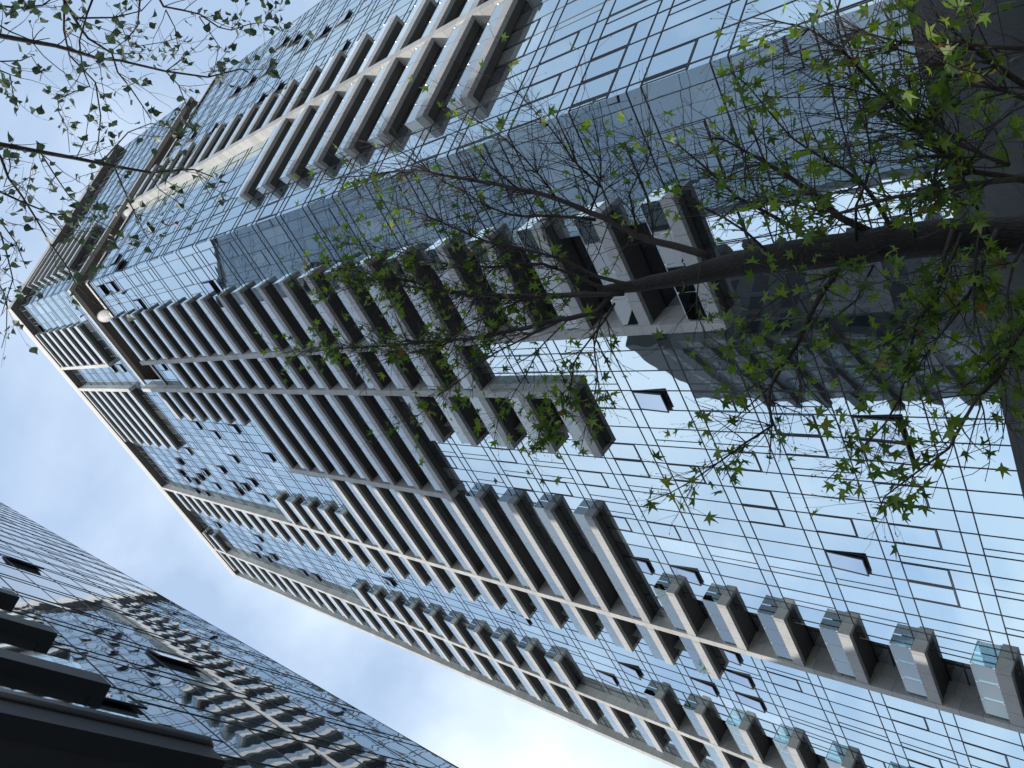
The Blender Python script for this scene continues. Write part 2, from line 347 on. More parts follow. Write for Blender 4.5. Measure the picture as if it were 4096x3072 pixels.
# ---- measured lay-out: open sashes (face, bay, floor); limbs as (points, start radius, end radius, leafiness) in metres
SWEETGUM_STEM=[
 ([(0.997,6.267,-1.6),(1.017,6.247,0.0),(1.017,6.217,1.545),(1.069,6.162,2.03),(1.059,6.11,2.655),(1.057,6.076,3.126),(1.047,6.045,3.6),(0.995,6.024,4.1),(0.958,5.998,4.69),(0.938,5.977,5.183)],0.1,0.045,0),
]
SWEETGUM_LIMBS=[
 ([(0.92,5.98,4.991),(0.738,5.917,5.17),(0.683,5.832,5.457),(0.601,5.689,5.967),(0.518,5.546,6.526),(0.488,5.37,7.272),(0.468,5.204,8.074),(0.446,5.008,9.178),(0.438,4.88,10.017)],0.03,0.004,1.2),
 ([(0.896,5.983,4.881),(0.913,5.868,5.284),(0.92,5.701,5.933),(1.008,5.494,6.771),(1.19,5.313,7.422),(1.349,5.139,8.099),(1.479,4.985,8.751)],0.03,0.004,1.0),
 ([(0.686,5.86,5.483),(0.363,5.565,6.254),(-0.118,5.271,6.919),(-0.353,5.131,7.175),(-0.497,4.975,7.6)],0.013,0.003,0.7),
 ([(0.798,5.947,4.964),(0.477,5.803,5.11),(0.214,5.663,5.26),(0.008,5.571,5.215),(-0.422,5.309,5.364),(-0.667,5.157,5.291)],0.014,0.003,2.6),
 ([(0.751,5.953,5.122),(0.36,5.807,5.114),(-0.077,5.613,4.888),(-0.408,5.423,4.889),(-0.669,5.258,4.813)],0.012,0.003,2.4),
 ([(0.686,5.86,5.483),(0.38,5.693,5.749),(-0.051,5.486,5.89),(-0.325,5.329,5.992),(-0.617,5.163,5.897)],0.01,0.003,1.5),
 ([(0.94,5.825,6.061),(0.741,5.632,6.627),(0.424,5.447,7.148),(0.367,5.298,7.645),(0.201,5.096,8.375)],0.012,0.003,1.0),
 ([(1.148,6.093,3.956),(1.267,5.954,4.25),(1.405,5.791,4.599),(1.556,5.665,4.782),(1.641,5.572,4.96),(1.793,5.414,5.239),(1.931,5.24,5.598),(2.066,5.051,6.008),(2.155,4.906,6.357),(2.254,4.761,6.675),(2.29,4.605,7.225),(2.331,4.423,7.927)],0.04,0.004,0.35),
 ([(1.681,5.708,5.08),(1.925,5.537,4.779),(2.187,5.344,4.647),(2.394,5.173,4.566)],0.014,0.003,0.2),
 ([(1.862,5.598,4.833),(2.091,5.35,4.945),(2.361,5.034,4.981),(2.591,4.713,5.032),(2.684,4.57,5.03)],0.012,0.003,0.3),
 ([(1.823,5.506,5.328),(2.051,5.265,5.372),(2.314,4.94,5.44),(2.437,4.742,5.552),(2.571,4.52,5.629)],0.012,0.003,0.3),
 ([(1.603,5.73,5.024),(1.673,5.566,5.428),(1.756,5.375,5.922),(1.996,5.126,6.29),(2.225,4.881,6.578),(2.466,4.613,6.784),(2.601,4.387,7.169)],0.018,0.003,0.3),
 ([(0.94,5.976,4.676),(1.066,5.796,5.084),(1.26,5.617,5.396),(1.377,5.46,5.747),(1.505,5.275,6.181),(1.722,5.044,6.589),(1.948,4.784,7.038),(2.105,4.535,7.601)],0.022,0.003,0.8),
 ([(0.946,5.976,5.046),(1.238,5.652,5.684),(1.25,5.472,6.219),(1.327,5.276,6.787),(1.551,4.982,7.511),(1.731,4.691,8.34)],0.02,0.003,1.0),
 ([(0.933,5.927,5.279),(0.929,5.794,5.697),(0.991,5.569,6.428),(1.122,5.295,7.371),(1.279,4.999,8.525),(1.519,4.764,9.23)],0.02,0.003,1.2),
 ([(1.971,5.348,5.714),(2.206,5.084,5.863),(2.446,4.8,5.888),(2.513,4.666,6.044)],0.008,0.003,0.2),
 ([(1.405,5.833,4.562),(1.744,5.608,4.487),(2.006,5.364,4.066),(2.175,5.161,4.32)],0.012,0.003,0.5),
 ([(1.133,6.146,2.487),(1.279,5.967,2.705),(1.459,5.797,2.836),(1.595,5.654,2.956),(1.709,5.519,3.079),(1.801,5.401,3.187),(1.886,5.277,3.318),(1.926,5.152,3.502)],0.034,0.004,0.6),
 ([(1.066,6.108,2.891),(1.26,5.907,3.089),(1.381,5.772,3.222),(1.506,5.613,3.393),(1.71,5.397,3.53),(1.889,5.186,3.665),(1.987,5.021,3.832)],0.025,0.004,1.6),
 ([(1.106,6.101,2.338),(1.469,5.753,2.454),(1.633,5.526,2.613),(1.792,5.292,2.766),(1.952,5.079,2.832),(2.085,4.886,2.882),(2.182,4.72,2.943)],0.022,0.003,1.3),
 ([(1.255,5.663,1.373),(1.34,5.485,1.634),(1.44,5.368,1.767),(1.603,5.209,1.887),(1.792,5.022,1.994),(1.959,4.838,2.098),(2.055,4.724,2.157),(2.171,4.565,2.268),(2.225,4.447,2.399),(2.263,4.346,2.522)],0.022,0.003,0.4),
 ([(1.329,5.44,1.621),(1.551,5.228,1.806),(1.725,5.059,1.919),(1.873,4.881,2.08),(1.98,4.73,2.235),(2.08,4.547,2.454)],0.014,0.003,0.6),
 ([(1.677,5.238,1.254),(1.814,5.042,1.38),(1.904,4.899,1.473),(1.972,4.8,1.517),(2.043,4.673,1.597)],0.022,0.004,1.6),
 ([(1.827,4.975,1.191),(1.906,4.751,1.563),(1.936,4.649,1.746),(2.027,4.501,1.951),(2.055,4.448,2.031)],0.014,0.003,0.8),
 ([(1.593,5.16,1.235),(1.812,4.809,1.582),(1.903,4.638,1.758),(2.002,4.47,1.904),(2.105,4.314,2.003)],0.014,0.003,0.6),
 ([(1.326,5.441,1.427),(1.482,5.255,1.647),(1.623,5.119,1.752),(1.787,4.963,1.831),(1.92,4.833,1.799)],0.014,0.003,1.0),
 ([(1.234,5.462,1.309),(1.227,5.342,1.76),(1.213,5.272,2.057),(1.158,5.214,2.364),(1.258,5.121,2.678),(1.407,5.006,3.026)],0.02,0.003,2.2),
 ([(1.086,6.003,2.607),(1.316,5.811,2.523),(1.532,5.57,2.293),(1.739,5.345,2.239),(1.885,5.167,2.202)],0.013,0.003,2.4),
 ([(1.033,5.91,2.143),(1.237,5.74,2.12),(1.336,5.585,1.912),(1.615,5.266,1.733),(1.734,5.114,1.766)],0.013,0.003,2.0),
 ([(1.057,6.008,3.3),(1.28,5.842,3.449),(1.494,5.625,3.738),(1.658,5.447,3.972),(1.844,5.288,4.037)],0.014,0.003,2.4),
 ([(1.008,5.915,1.674),(1.171,5.758,1.716),(1.341,5.588,1.734),(1.518,5.324,1.505),(1.579,5.164,1.339)],0.012,0.003,1.6),
 ([(1.082,6.105,2.605),(0.742,5.945,2.815),(0.534,5.85,2.913),(0.3,5.749,2.96),(0.138,5.662,3.038),(-0.023,5.576,3.091),(-0.115,5.531,3.086),(-0.314,5.424,2.996),(-0.449,5.302,3.135),(-0.608,5.152,3.299),(-0.744,5.025,3.425),(-0.908,4.815,3.685)],0.028,0.003,2.0),
 ([(-0.024,5.7,3.16),(-0.258,5.494,3.327),(-0.398,5.361,3.432),(-0.49,5.277,3.485)],0.008,0.002,1.8),
 ([(1.02,6.014,2.391),(0.818,5.826,2.758),(0.739,5.713,2.989),(0.585,5.612,3.186),(0.307,5.483,3.371),(0.192,5.397,3.534)],0.013,0.003,2.0),
 ([(1.082,6.003,1.92),(0.676,5.841,1.963),(0.386,5.686,2.063),(0.158,5.572,2.06),(-0.102,5.424,2.063),(-0.277,5.302,2.111),(-0.431,5.164,2.208),(-0.641,4.959,2.351)],0.02,0.003,2.6),
 ([(1.042,6.01,1.647),(0.47,5.701,1.789),(0.292,5.564,1.889),(0.173,5.487,1.918),(0.017,5.366,1.985),(0.056,5.3,2.052)],0.02,0.003,3.2),
 ([(0.414,5.585,1.356),(0.05,5.39,1.479),(-0.076,5.304,1.551),(-0.272,5.183,1.612),(-0.395,5.095,1.666),(-0.555,4.949,1.798),(-0.696,4.812,1.917),(-0.796,4.733,1.937)],0.018,0.003,2.4),
 ([(1.036,5.91,1.835),(0.466,5.709,2.014),(0.369,5.609,2.191),(0.1,5.494,2.266),(-0.084,5.399,2.348)],0.014,0.003,3.2),
 ([(0.261,5.894,3.06),(-0.024,5.735,2.882),(-0.177,5.604,2.655),(-0.298,5.497,2.496),(-0.457,5.381,2.423)],0.009,0.002,1.6),
 ([(1.077,5.902,3.924),(0.733,5.834,3.94),(0.435,5.76,3.801),(0.269,5.671,3.488),(0.072,5.6,3.363)],0.009,0.002,2.0),
 ([(1.004,5.814,1.698),(0.64,5.712,1.704),(0.242,5.573,1.612),(-0.077,5.426,1.474),(-0.339,5.289,1.422)],0.012,0.002,2.6),
 ([(0.878,5.733,1.425),(0.576,5.636,1.496),(0.177,5.495,1.428),(-0.04,5.4,1.358)],0.012,0.003,2.6),
 ([(0.884,5.934,2.445),(0.614,5.79,2.516),(0.461,5.653,2.655),(0.208,5.496,2.431)],0.009,0.002,2.6),
]
POPLAR_LIMBS=[
 ([(1.863,0.676,4.918),(1.859,0.787,4.871),(1.852,0.913,4.815),(1.837,1.021,4.769),(1.814,1.174,4.699),(1.802,1.219,4.679),(1.792,1.323,4.626),(1.763,1.518,4.522),(1.752,1.706,4.406),(1.793,1.849,4.288),(1.782,1.887,4.265)],0.016,0.003,0.8),
 ([(2.531,1.177,5.493),(2.418,1.239,5.525),(2.304,1.32,5.549),(2.251,1.387,5.55),(2.187,1.522,5.534),(2.078,1.578,5.556),(2.007,1.641,5.56),(1.895,1.718,5.571),(1.819,1.773,5.576)],0.012,0.003,0.8),
 ([(1.346,0.699,5.092),(1.34,0.816,5.058),(1.324,0.965,5.014),(1.302,1.158,4.951),(1.275,1.341,4.885),(1.273,1.519,4.809),(1.285,1.665,4.736),(1.283,1.755,4.691),(1.251,1.84,4.655)],0.018,0.003,0.9),
 ([(1.405,1.492,5.399),(1.242,1.528,5.317),(1.085,1.562,5.233),(0.941,1.604,5.144),(0.874,1.658,5.067)],0.006,0.002,1.2),
 ([(1.486,1.756,5.63),(1.331,1.807,5.486),(1.227,1.861,5.358),(1.112,1.91,5.224)],0.005,0.002,0.8),
 ([(1.476,0.792,5.416),(1.349,0.874,5.424),(1.251,0.925,5.431),(1.143,0.985,5.434),(1.022,1.046,5.437),(0.89,1.124,5.433),(0.725,1.221,5.423),(0.627,1.292,5.41),(0.507,1.39,5.387),(0.478,1.434,5.374)],0.01,0.002,0.9),
 ([(2.343,1.141,5.088),(2.107,1.152,5.179),(1.982,1.195,5.214),(1.85,1.324,5.225),(1.67,1.38,5.265),(1.525,1.38,5.304),(1.434,1.359,5.332)],0.007,0.003,1.0),
 ([(2.495,1.382,5.376),(2.227,1.338,5.588),(2.082,1.379,5.677),(2.008,1.428,5.717),(1.952,1.354,5.781),(1.9,1.279,5.841),(1.83,1.296,5.878),(1.742,1.355,5.919),(1.603,1.371,5.99)],0.007,0.002,0.7),
 ([(2.112,1.161,4.989),(2.165,1.372,4.923),(2.224,1.493,4.867),(2.313,1.559,4.81)],0.006,0.002,1.2),
 ([(2.536,1.68,5.213),(2.462,1.743,5.189),(2.428,1.829,5.136),(2.394,1.914,5.081),(2.33,2.02,5.019),(2.312,2.087,4.969),(2.347,2.16,4.88),(2.347,2.232,4.814),(2.42,2.249,4.73)],0.009,0.002,1.1),
 ([(2.104,2.001,4.316),(2.181,2.168,4.537)],0.003,0.002,2.5),
 ([(1.927,1.659,4.942),(1.832,1.708,4.884),(1.703,1.738,4.831),(1.53,1.756,4.771)],0.005,0.002,0.8),
 ([(2.08,0.874,5.85),(2.079,0.942,5.834),(2.088,1.045,5.804),(2.124,1.113,5.772),(2.046,1.17,5.781),(1.983,1.156,5.801)],0.006,0.002,1.4),
 ([(1.864,0.821,5.394),(1.848,0.909,5.423),(1.736,0.965,5.505),(1.654,0.983,5.561)],0.006,0.002,2.2),
 ([(1.084,0.755,5.067),(1.076,0.816,5.066),(1.031,0.935,5.069),(0.984,1.058,5.068),(0.963,1.276,5.044),(0.936,1.381,5.033)],0.009,0.002,1.3),
 ([(1.057,0.818,5.489),(0.969,0.867,5.386),(0.808,0.922,5.226),(0.662,0.946,5.093)],0.007,0.002,1.6),
 ([(1.463,1.463,5.624),(1.707,1.635,5.614),(1.802,1.77,5.603),(1.8,1.905,5.612),(1.736,2.007,5.645)],0.005,0.002,1.2),
 ([(2.056,0.761,4.988),(2.064,0.895,4.964),(2.119,0.998,4.923),(2.202,1.084,4.869)],0.007,0.003,1.8),
 ([(2.026,0.78,5.116),(1.994,0.879,5.15),(1.988,0.997,5.169),(2.03,1.08,5.162)],0.006,0.002,1.0),
 ([(2.535,1.617,5.269),(2.287,1.584,5.229),(2.155,1.51,5.213),(2.03,1.389,5.188)],0.006,0.002,1.2),
 ([(2.426,1.531,5.492),(2.267,1.636,5.541),(2.333,1.834,5.463),(2.38,1.928,5.416)],0.004,0.002,1.2),
 ([(2.434,1.753,5.219),(2.356,1.841,5.291),(2.265,1.891,5.373),(2.192,1.847,5.47)],0.005,0.002,1.2),
 ([(2.305,1.844,4.893),(2.182,2.002,4.949),(2.06,1.996,5.043),(2.037,1.931,5.1)],0.004,0.002,1.4),
 ([(1.574,1.172,5.938),(1.399,1.246,5.829),(1.249,1.311,5.728),(1.168,1.386,5.634),(1.076,1.443,5.551)],0.006,0.002,1.4),
 ([(1.569,0.993,5.936),(1.424,1.005,5.9),(1.273,0.973,5.869),(1.303,1.042,5.799)],0.005,0.002,1.4),
 ([(0.941,0.906,5.626),(0.769,0.939,5.52),(0.62,0.949,5.432),(0.512,0.897,5.37),(0.408,0.861,5.308)],0.006,0.002,1.0),
 ([(0.75,0.899,5.924),(0.598,0.958,5.846),(0.501,0.977,5.801),(0.338,0.949,5.737),(0.232,0.923,5.693)],0.005,0.002,0.8),
 ([(1.166,1.253,6.006),(1.016,1.316,5.929),(0.948,1.432,5.823),(0.788,1.526,5.713)],0.005,0.002,1.1),
]
OPEN_SASHES=[('L',0,23),('L',0,24),('L',2,17),('L',2,22),('L',2,34),('L',8,24),('L',8,28),('L',8,29),('L',11,6),('L',12,3),('L',13,3),('L',15,22),('L',15,25),('L',16,24),('L',18,21),('L',19,4),('L',19,24),('L',19,28),('L',21,26),('L',21,30),('L',22,7),('L',22,8),('L',22,24),('L',22,28),('L',23,25),('L',23,26),('L',23,29),('L',23,31),('L',24,24),('L',24,26),('L',24,28),('L',24,30),('L',24,31),('L',26,30),('L',26,31),('L',28,7),('L',30,7),('L',31,13),('L',32,7),('L',32,8),('L',32,19),('L',32,28),('L',32,32),('L',33,10),('L',34,29),('L',35,11),('L',35,28),('L',36,25),('L',36,26),('L',36,29),('L',36,30),('R',0,22),('R',0,25),('R',1,23),('R',3,25),('R',12,19),('R',12,20),('R',13,14),('R',13,17),('R',13,18),('R',13,21),('R',14,23),('R',17,15),('R',17,16),('R',17,17),('R',17,19),('R',17,20),('R',17,21),('R',19,18),('R',19,25),('R',20,19)]
# ------------------------------------------------------------------ the ground
g = MB(); g.poly([(-1500, -1500, GROUND), (1500, -1500, GROUND), (1500, 1500, GROUND), (-1500, 1500, GROUND)], M_PAVE)
o = g.build('pavement'); o['kind'] = 'structure'
g = MB()
rt = Vector((math.cos(rad(131)), math.sin(rad(131)))); rn = Vector((-rt.y, rt.x))
def rp(a, b): p = rt * a + rn * b; return (p.x, p.y)
c0 = -13.5
g.poly([(*rp(-300, c0 - 3.2), GROUND + .004), (*rp(300, c0 - 3.2), GROUND + .004), (*rp(300, c0 + 3.2), GROUND + .004), (*rp(-300, c0 + 3.2), GROUND + .004)], M_ASPH)
o = g.build('road'); o['kind'] = 'structure'

# ------------------------------------------------------------------ the residential tower
H0, FH = 0.25, 3.105                          # floor line k lies at H0 + FH * k above the eye
def zf(k): return H0 + FH * k
C0 = Vector((9.33, 19.48))
HD = {'L': rad(143.0), 'R': rad(28.3 + 180)}  # local +X of each face; +Y points out of the wall
SX = {'L': 1.0, 'R': -1.0}                    # the coordinate s runs away from the corner on both faces
LEN = {'L': 46.1, 'R': 24.7}
OFF, BAY = {'L': .49, 'R': .25}, {'L': 1.052, 'R': 1.058}
TOP, GLZ0, GAP0, GAP1 = 109.6, 7.3, 79.1, 84.95
GAPS = {'L': 11.65, 'R': 99}
DO = 0.65                                     # balconies stand this far out of the glass

tower = empty('residential_tower', (C0.x, C0.y, GROUND),
              'tall blue glass residential tower with stone framed balconies filling the middle of the picture', 'apartment tower')
def face_obj(mb, name, f, smooth=False): return mb.build(name, tower, (0, 0, -GROUND), HD[f], smooth)
def face_world(f, s, o, z):
    a = HD[f]; x = SX[f] * s
    return Vector((C0.x + math.cos(a) * x - math.sin(a) * o, C0.y + math.sin(a) * x + math.cos(a) * o, z))

# balconies
BAL = []      # (face, s0, s1, k, near end free, far end free)
def run(f, s0, s1, ks, a, b):
    for k in ks: BAL.append((f, s0, s1, k, a, b))
run('L', 3.55, 8.4, range(4, 25), 1, 0)
run('L', 8.8, 11.65, range(9, 23), 0, 0)
run('L', 12.05, 15.6, list(range(20, 26)) + list(range(7, 12)), 0, 1)
run('L', 12.05, 20.2, range(12, 20), 0, 0)
run('L', 20.65, 28.55, range(12, 18), 0, 0)
run('L', 25.15, 28.55, list(range(18, 23)) + list(range(1, 8)), 1, 0)
run('L', 20.1, 28.55, range(8, 12), 1, 0)
run('L', 28.95, 32.3, range(7, 34), 0, 1)
run('L', 37.0, 40.2, [33, 34] + list(range(12, 22)) + list(range(3, 10)), 1, 0)
run('L', 40.6, 44.5, range(3, 35), 0, 1)
run('L', 3.55, 8.4, range(28, 35), 1, 0)
run('L', 12.1, 20.45, range(28, 35), 0, 1)
run('R', 2.38, 8.4, range(7, 15), 1, 0)
run('R', 8.85, 12.95, range(7, 25), 0, 1)
run('R', 2.7, 8.5, range(28, 35), 1, 1)


# loggias: on the long face the glazing stands back behind most balconies, from one slab up to the next
RD = 0.68
have = {(f, s0, k): (s1, a, b) for f, s0, s1, k, a, b in BAL}
LOG = {}                                      # (s0, k) -> open span in s
for (f, s0, k), (s1, a, b) in have.items():
    if f != 'L': continue
    below = [q for (g, t0, kk), q in have.items() if g == 'L' and kk == k - 1 and t0 <= s0 + .06 and q[0] >= s1 - .06 or (g == 'L' and kk == k - 1 and t0 == s0)]
    if not below: continue
    r0, r1 = s0 + (.95 if a else 0), s1 - (.85 if b else 0)
    if s1 - s0 > 6: r0 = s0 + (s1 - s0) * .46
    LOG[(s0, k)] = (r0, min(r1, max(q[0] for q in below)))
def cut(s0, s1, z, f):
    """what is left of a span on the glass line at height z once the loggias are taken out"""
    spans = [(s0, s1)]
    if f != 'L': return spans
    for (t0, k), (r0, r1) in LOG.items():
        if zf(k - 1 + .82) < z < zf(k + .812):
            new = []
            for p, q in spans:
                if r1 <= p or r0 >= q: new.append((p, q)); continue
                if r0 > p + .02: new.append((p, r0))
                if r1 < q - .02: new.append((r1, q))
            spans = new
    return spans
def ys(f): return LEN[f]
sash_set = set(OPEN_SASHES)
sash_jobs = []
for f in 'LR':
    sx = SX[f]
    gl, mu = MB(), MB()
    rnd = random.Random(5 if f == 'L' else 9)
    edges = [0.0] + ([.25] if f == 'R' else []) + [OFF[f] + (0 if f == 'L' else BAY[f]) + BAY[f] * i for i in range(60)]
    send = 45.6 if f == 'L' else 24.7
    edges = [e for e in edges if e < send - .2] + [send]
    vwidth = .03
    def clipspan(s0, s1, z0, z1):
        """parts of a z range that are glazed"""
        z0, z1 = max(z0, GLZ0), min(z1, TOP)
        r = []
        if s1 <= GAPS[f] + .3:
            if z0 < GAP0: r.append((z0, min(z1, GAP0)))
            if z1 > GAP1: r.append((max(z0, GAP1), z1))
        else: r.append((z0, z1))
        return [q for q in r if q[1] - q[0] > .05]
    room = {}
    for i in range(len(edges) - 1):
        s0, s1 = edges[i], edges[i + 1]
        ci = i - (1 if f == 'R' else 0) - 0
        ci = int(math.floor(((s0 + s1) / 2 - OFF[f]) / BAY[f]))
        for k in range(1, 36):
            rk = (i // 3, k)
            if rk not in room: room[rk] = rnd.random()
            cur = 0.0 if room[rk] < .4 else (rnd.random() * .7 if rnd.random() < .6 else 0.12)
            for part, (a, b) in enumerate(((0, .81), (.81, 1.0))):
                for z0, z1 in clipspan(s0, s1, zf(k + a), zf(k + b)):
                    # every pane hangs a hair out of true
                    t = [rnd.uniform(-.0018, .0018) for _ in range(2)]; pn = rnd.random()
                    for c0, c1 in cut(s0, s1, (z0 + z1) / 2, f):
                        q = [(sx * c0, t[0], z0), (sx * c1, -t[0], z0), (sx * c1, t[1] - t[0], z1), (sx * c0, t[0] + t[1], z1)]
                        if sx < 0: q = q[::-1]
                        gl.poly(q[::-1], M_GLASS, pane=pn, curtain=(cur if part == 0 else .16))
            if len(cut(s0, s1, zf(k + .5), f)) != 1 or cut(s0, s1, zf(k + .5), f)[0] != (s0, s1): continue
            if (f, ci, k) in sash_set and clipspan(s0, s1, zf(k + .26), zf(k + .81)):
                sash_jobs.append((f, s0, s1, zf(k + .26), zf(k + .81)))
                mu.box(sx * s0, sx * s1, -.01, .020, zf(k + .26) - .03, zf(k + .26) + .03, M_FRAME)
                continue
            u = rnd.random()
            if u < .3 and clipspan(s0, s1, zf(k + .26), zf(k + .81)) and k > 1:         # a closed opening light
                a, b = zf(k + .26), zf(k + .81)
                if a > GLZ0 and b < TOP and not (s1 < GAPS[f] + .3 and b > GAP0 and a < GAP1):
                    mu.box(sx * s0, sx * s1, -.01, .020, a - .02, a + .02, M_FRAME)
                    mu.box(sx * (s0 + .05), sx * (s0 + .072), -.01, .017, a + .04, b - .04, M_FRAME)
                    mu.box(sx * (s1 - .072), sx * (s1 - .05), -.01, .017, a + .04, b - .04, M_FRAME)
                    mu.box(sx * (s0 + .074), sx * (s1 - .074), -.01, .017, a + .042, a + .062, M_FRAME)
            elif u < .5:                                                       # a narrow fixed light beside it
                w = s0 + (s1 - s0) * .66
                for z0, z1 in clipspan(s0, s1, zf(k), zf(k + .81)):
                    mu.box(sx * (w - .014), sx * (w + .014), -.01, .018, z0, z1, M_FRAME)
    for e in edges[1:]:
        for z0, z1 in clipspan(e - .1, e - .05, -2, 200):
            lv = [z0] + [zf(k + .81) for k in range(1, 36) if z0 < zf(k + .81) < z1] + [z1]
            run0 = None
            for p, q in zip(lv, lv[1:]):                          # run the bar only where there is glass beside it
                open_ = not cut(e - .01, e + .01, (p + q) / 2, f)
                if not open_ and run0 is None: run0 = p
                if open_ and run0 is not None: mu.box(sx * (e - vwidth / 2), sx * (e + vwidth / 2), -.03, .022, run0, p, M_FRAME); run0 = None
            if run0 is not None: mu.box(sx * (e - vwidth / 2), sx * (e + vwidth / 2), -.03, .022, run0, z1, M_FRAME)
    for k in range(1, 36):
        for a in (.81, 1.0):
            z = zf(k + a)
            if GLZ0 < z < TOP:
                if GAP0 - .05 < z < GAP1 + .05:
                    if f == 'L':
                        for c0, c1 in cut(GAPS['L'], send, z + .005, f): mu.box(sx * c0, sx * c1, -.03, .025, z - .017, z + .017, M_FRAME)
                else:
                    for c0, c1 in cut(0, send, z + .005, f): mu.box(sx * c0, sx * c1, -.03, .025, z - .017, z + .017, M_FRAME)
    go = face_obj(gl, 'glass_wall', f); go['label'] = 'glass wall with ' + ('long rows of balconies' if f == 'L' else 'the pale stone fin')
    face_obj(mu, 'mullion_grid', f)

# open awning sashes: one thing each, hinged at the head
for f, s0, s1, z0, z1 in sash_jobs:
    b = MB(); sx = SX[f]; w = (s1 - s0) - .06; h = z1 - z0 - .06
    ang = rad(random.uniform(3, 6)); ca, sa = math.cos(ang), math.sin(ang)
    def P(x, d, y): return (sx * x, .03 + d * ca + (-y) * sa, d * sa * 0 + y * ca)
    q = lambda *p: b.poly([P(*t) for t in (p if sx > 0 else p[::-1])][::-1], cur_m, **cur_a)
    cur_a = {}
    # dark sheet laid on the pane, painting the shade of the open gap
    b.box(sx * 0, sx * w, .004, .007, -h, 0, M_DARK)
    fr = .05
    cur_m, cur_a = M_GLASSR, dict(pane=random.random(), curtain=0.05)
    q((fr, .0, -h + fr), (w - fr, .0, -h + fr), (w - fr, .0, -fr), (fr, .0, -fr))
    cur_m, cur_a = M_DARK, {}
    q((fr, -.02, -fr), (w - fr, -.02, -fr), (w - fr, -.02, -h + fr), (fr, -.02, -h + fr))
    cur_m = M_FRAME
    def bar(x0, x1, y0, y1):
        c = [P(x, d, y) for d in (-.03, .02) for y in (y0, y1) for x in (x0, x1)]
        for idx in ((0, 1, 3, 2), (4, 6, 7, 5), (0, 4, 5, 1), (2, 3, 7, 6), (0, 2, 6, 4), (1, 5, 7, 3)):
            b.poly([c[i] for i in idx], M_FRAME)
    bar(0, w, -h, -h + fr); bar(0, w, -fr, 0); bar(0, fr, -h + fr, -fr); bar(w - fr, w, -h + fr, -fr)
    for x in (.06, w - .06):
        a = Vector(P(x, 0, -h * .85)); c = Vector((sx * x, .01, -h * .45))
        b.tube([a, c], [.008, .008], M_STEEL, 4)
    pos = Matrix.Rotation(HD[f], 3, 'Z') @ Vector((sx * (s0 + .03), 0, 0))
    b.build('open_window', tower, (pos.x, pos.y, -GROUND + z1 - .03), HD[f])

def balcony_slab(mb, f, w, a, b, x0=0.0, z0=0.0):
    sx = SX[f]; fb, ft, bw = .80 * FH, .975 * FH, .22
    X = lambda s: sx * (x0 + s)
    zb, zt = z0 + fb, z0 + ft
    l = bw if a else 0.0; r = bw if b else 0.0
    mb.box(X(0), X(w), DO - bw, DO, zb, zt, M_FASCIA)                     # front beam
    if a: mb.box(X(0), X(bw), .012, DO - bw, zb, zt, M_FASCIA)            # end beams
    if b: mb.box(X(w - bw), X(w), .012, DO - bw, zb, zt, M_FASCIA)
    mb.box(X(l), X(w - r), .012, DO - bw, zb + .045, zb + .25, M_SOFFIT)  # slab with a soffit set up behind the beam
def balcony_rail(mb, f, w, a, b, x0=0.0, z0=0.0):
    sx = SX[f]; X = lambda s: sx * (x0 + s)
    z1, z2 = z0 + .985 * FH, z0 + 1.255 * FH
    n = max(1, round(w / 1.25)); y = DO - .10
    for i in range(n):
        p, q = .03 + (w - .06) * i / n + .008, .03 + (w - .06) * (i + 1) / n - .008
        mb.box(X(p), X(q), y, y + .012, z1, z2, M_RAIL)
    for e, s in ((a, .03), (b, w - .042)):
        if e: mb.box(X(s), X(s + .012), .03, y - .01, z1, z2, M_RAIL)
    mb.tube([(X(.02), y + .006, z2 + .02), (X(w - .02), y + .006, z2 + .02)], [.017, .017], M_STEEL, 6)
    for i in range(n + 1):                                                # clamps
        p = .03 + (w - .06) * i / n
        mb.box(X(max(.01, p - .03)), X(min(w, p + .03)), y - .014, y + .028, z2 - .07, z2 + .004, M_STEEL)
        mb.box(X(max(.01, p - .03)), X(min(w, p + .03)), y - .014, y + .028, z1 - .03, z1 + .06, M_STEEL)
    if a: mb.tube([(X(.036), .02, z2 + .02), (X(.036), y, z2 + .02)], [.017, .017], M_STEEL, 6)
    if b: mb.tube([(X(w - .036), .02, z2 + .02), (X(w - .036), y, z2 + .02)], [.017, .017], M_STEEL, 6)

def loggia(mb, s0, k, x0=None, z0=None):
    """back wall, side walls, floor and soffit of the recess behind a balcony (long face only)"""
    r0, r1 = LOG[(s0, k)]
    X = (lambda s: s - s0) if x0 is None else (lambda s: s); zz = 0.0 if z0 is None else z0
    zb = zz - FH + .80 * FH + .25; zt = zz + .80 * FH + .045          # floor of this storey, soffit above
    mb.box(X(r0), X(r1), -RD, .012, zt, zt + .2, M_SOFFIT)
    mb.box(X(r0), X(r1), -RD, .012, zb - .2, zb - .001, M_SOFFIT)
    mb.box(X(r0) - .06, X(r0), -RD, -.002, zb - .2, zt + .2, M_PIER); mb.box(X(r1), X(r1) + .06, -RD, -.002, zb - .2, zt + .2, M_PIER)
    n = max(1, round((r1 - r0) / 1.3)); w = (r1 - r0) / n
    for i in range(n):
        a, b = X(r0 + i * w), X(r0 + (i + 1) * w)
        mb.poly([(a, -RD + .01, zt), (b, -RD + .01, zt), (b, -RD + .01, zb), (a, -RD + .01, zb)], M_GLASSR, pane=random.random(), curtain=random.choice((0, 0, .1, .5)))
        mb.box(a - .025, a + .025, -RD + .012, -RD + .05, zb, zt, M_FRAME)
    mb.box(X(r0), X(r1), -RD + .012, -RD + .046, zt - .08, zt, M_FRAME); mb.box(X(r0), X(r1), -RD + .012, -RD + .046, zb + (zt - zb) * .72, zb + (zt - zb) * .72 + .05, M_FRAME)
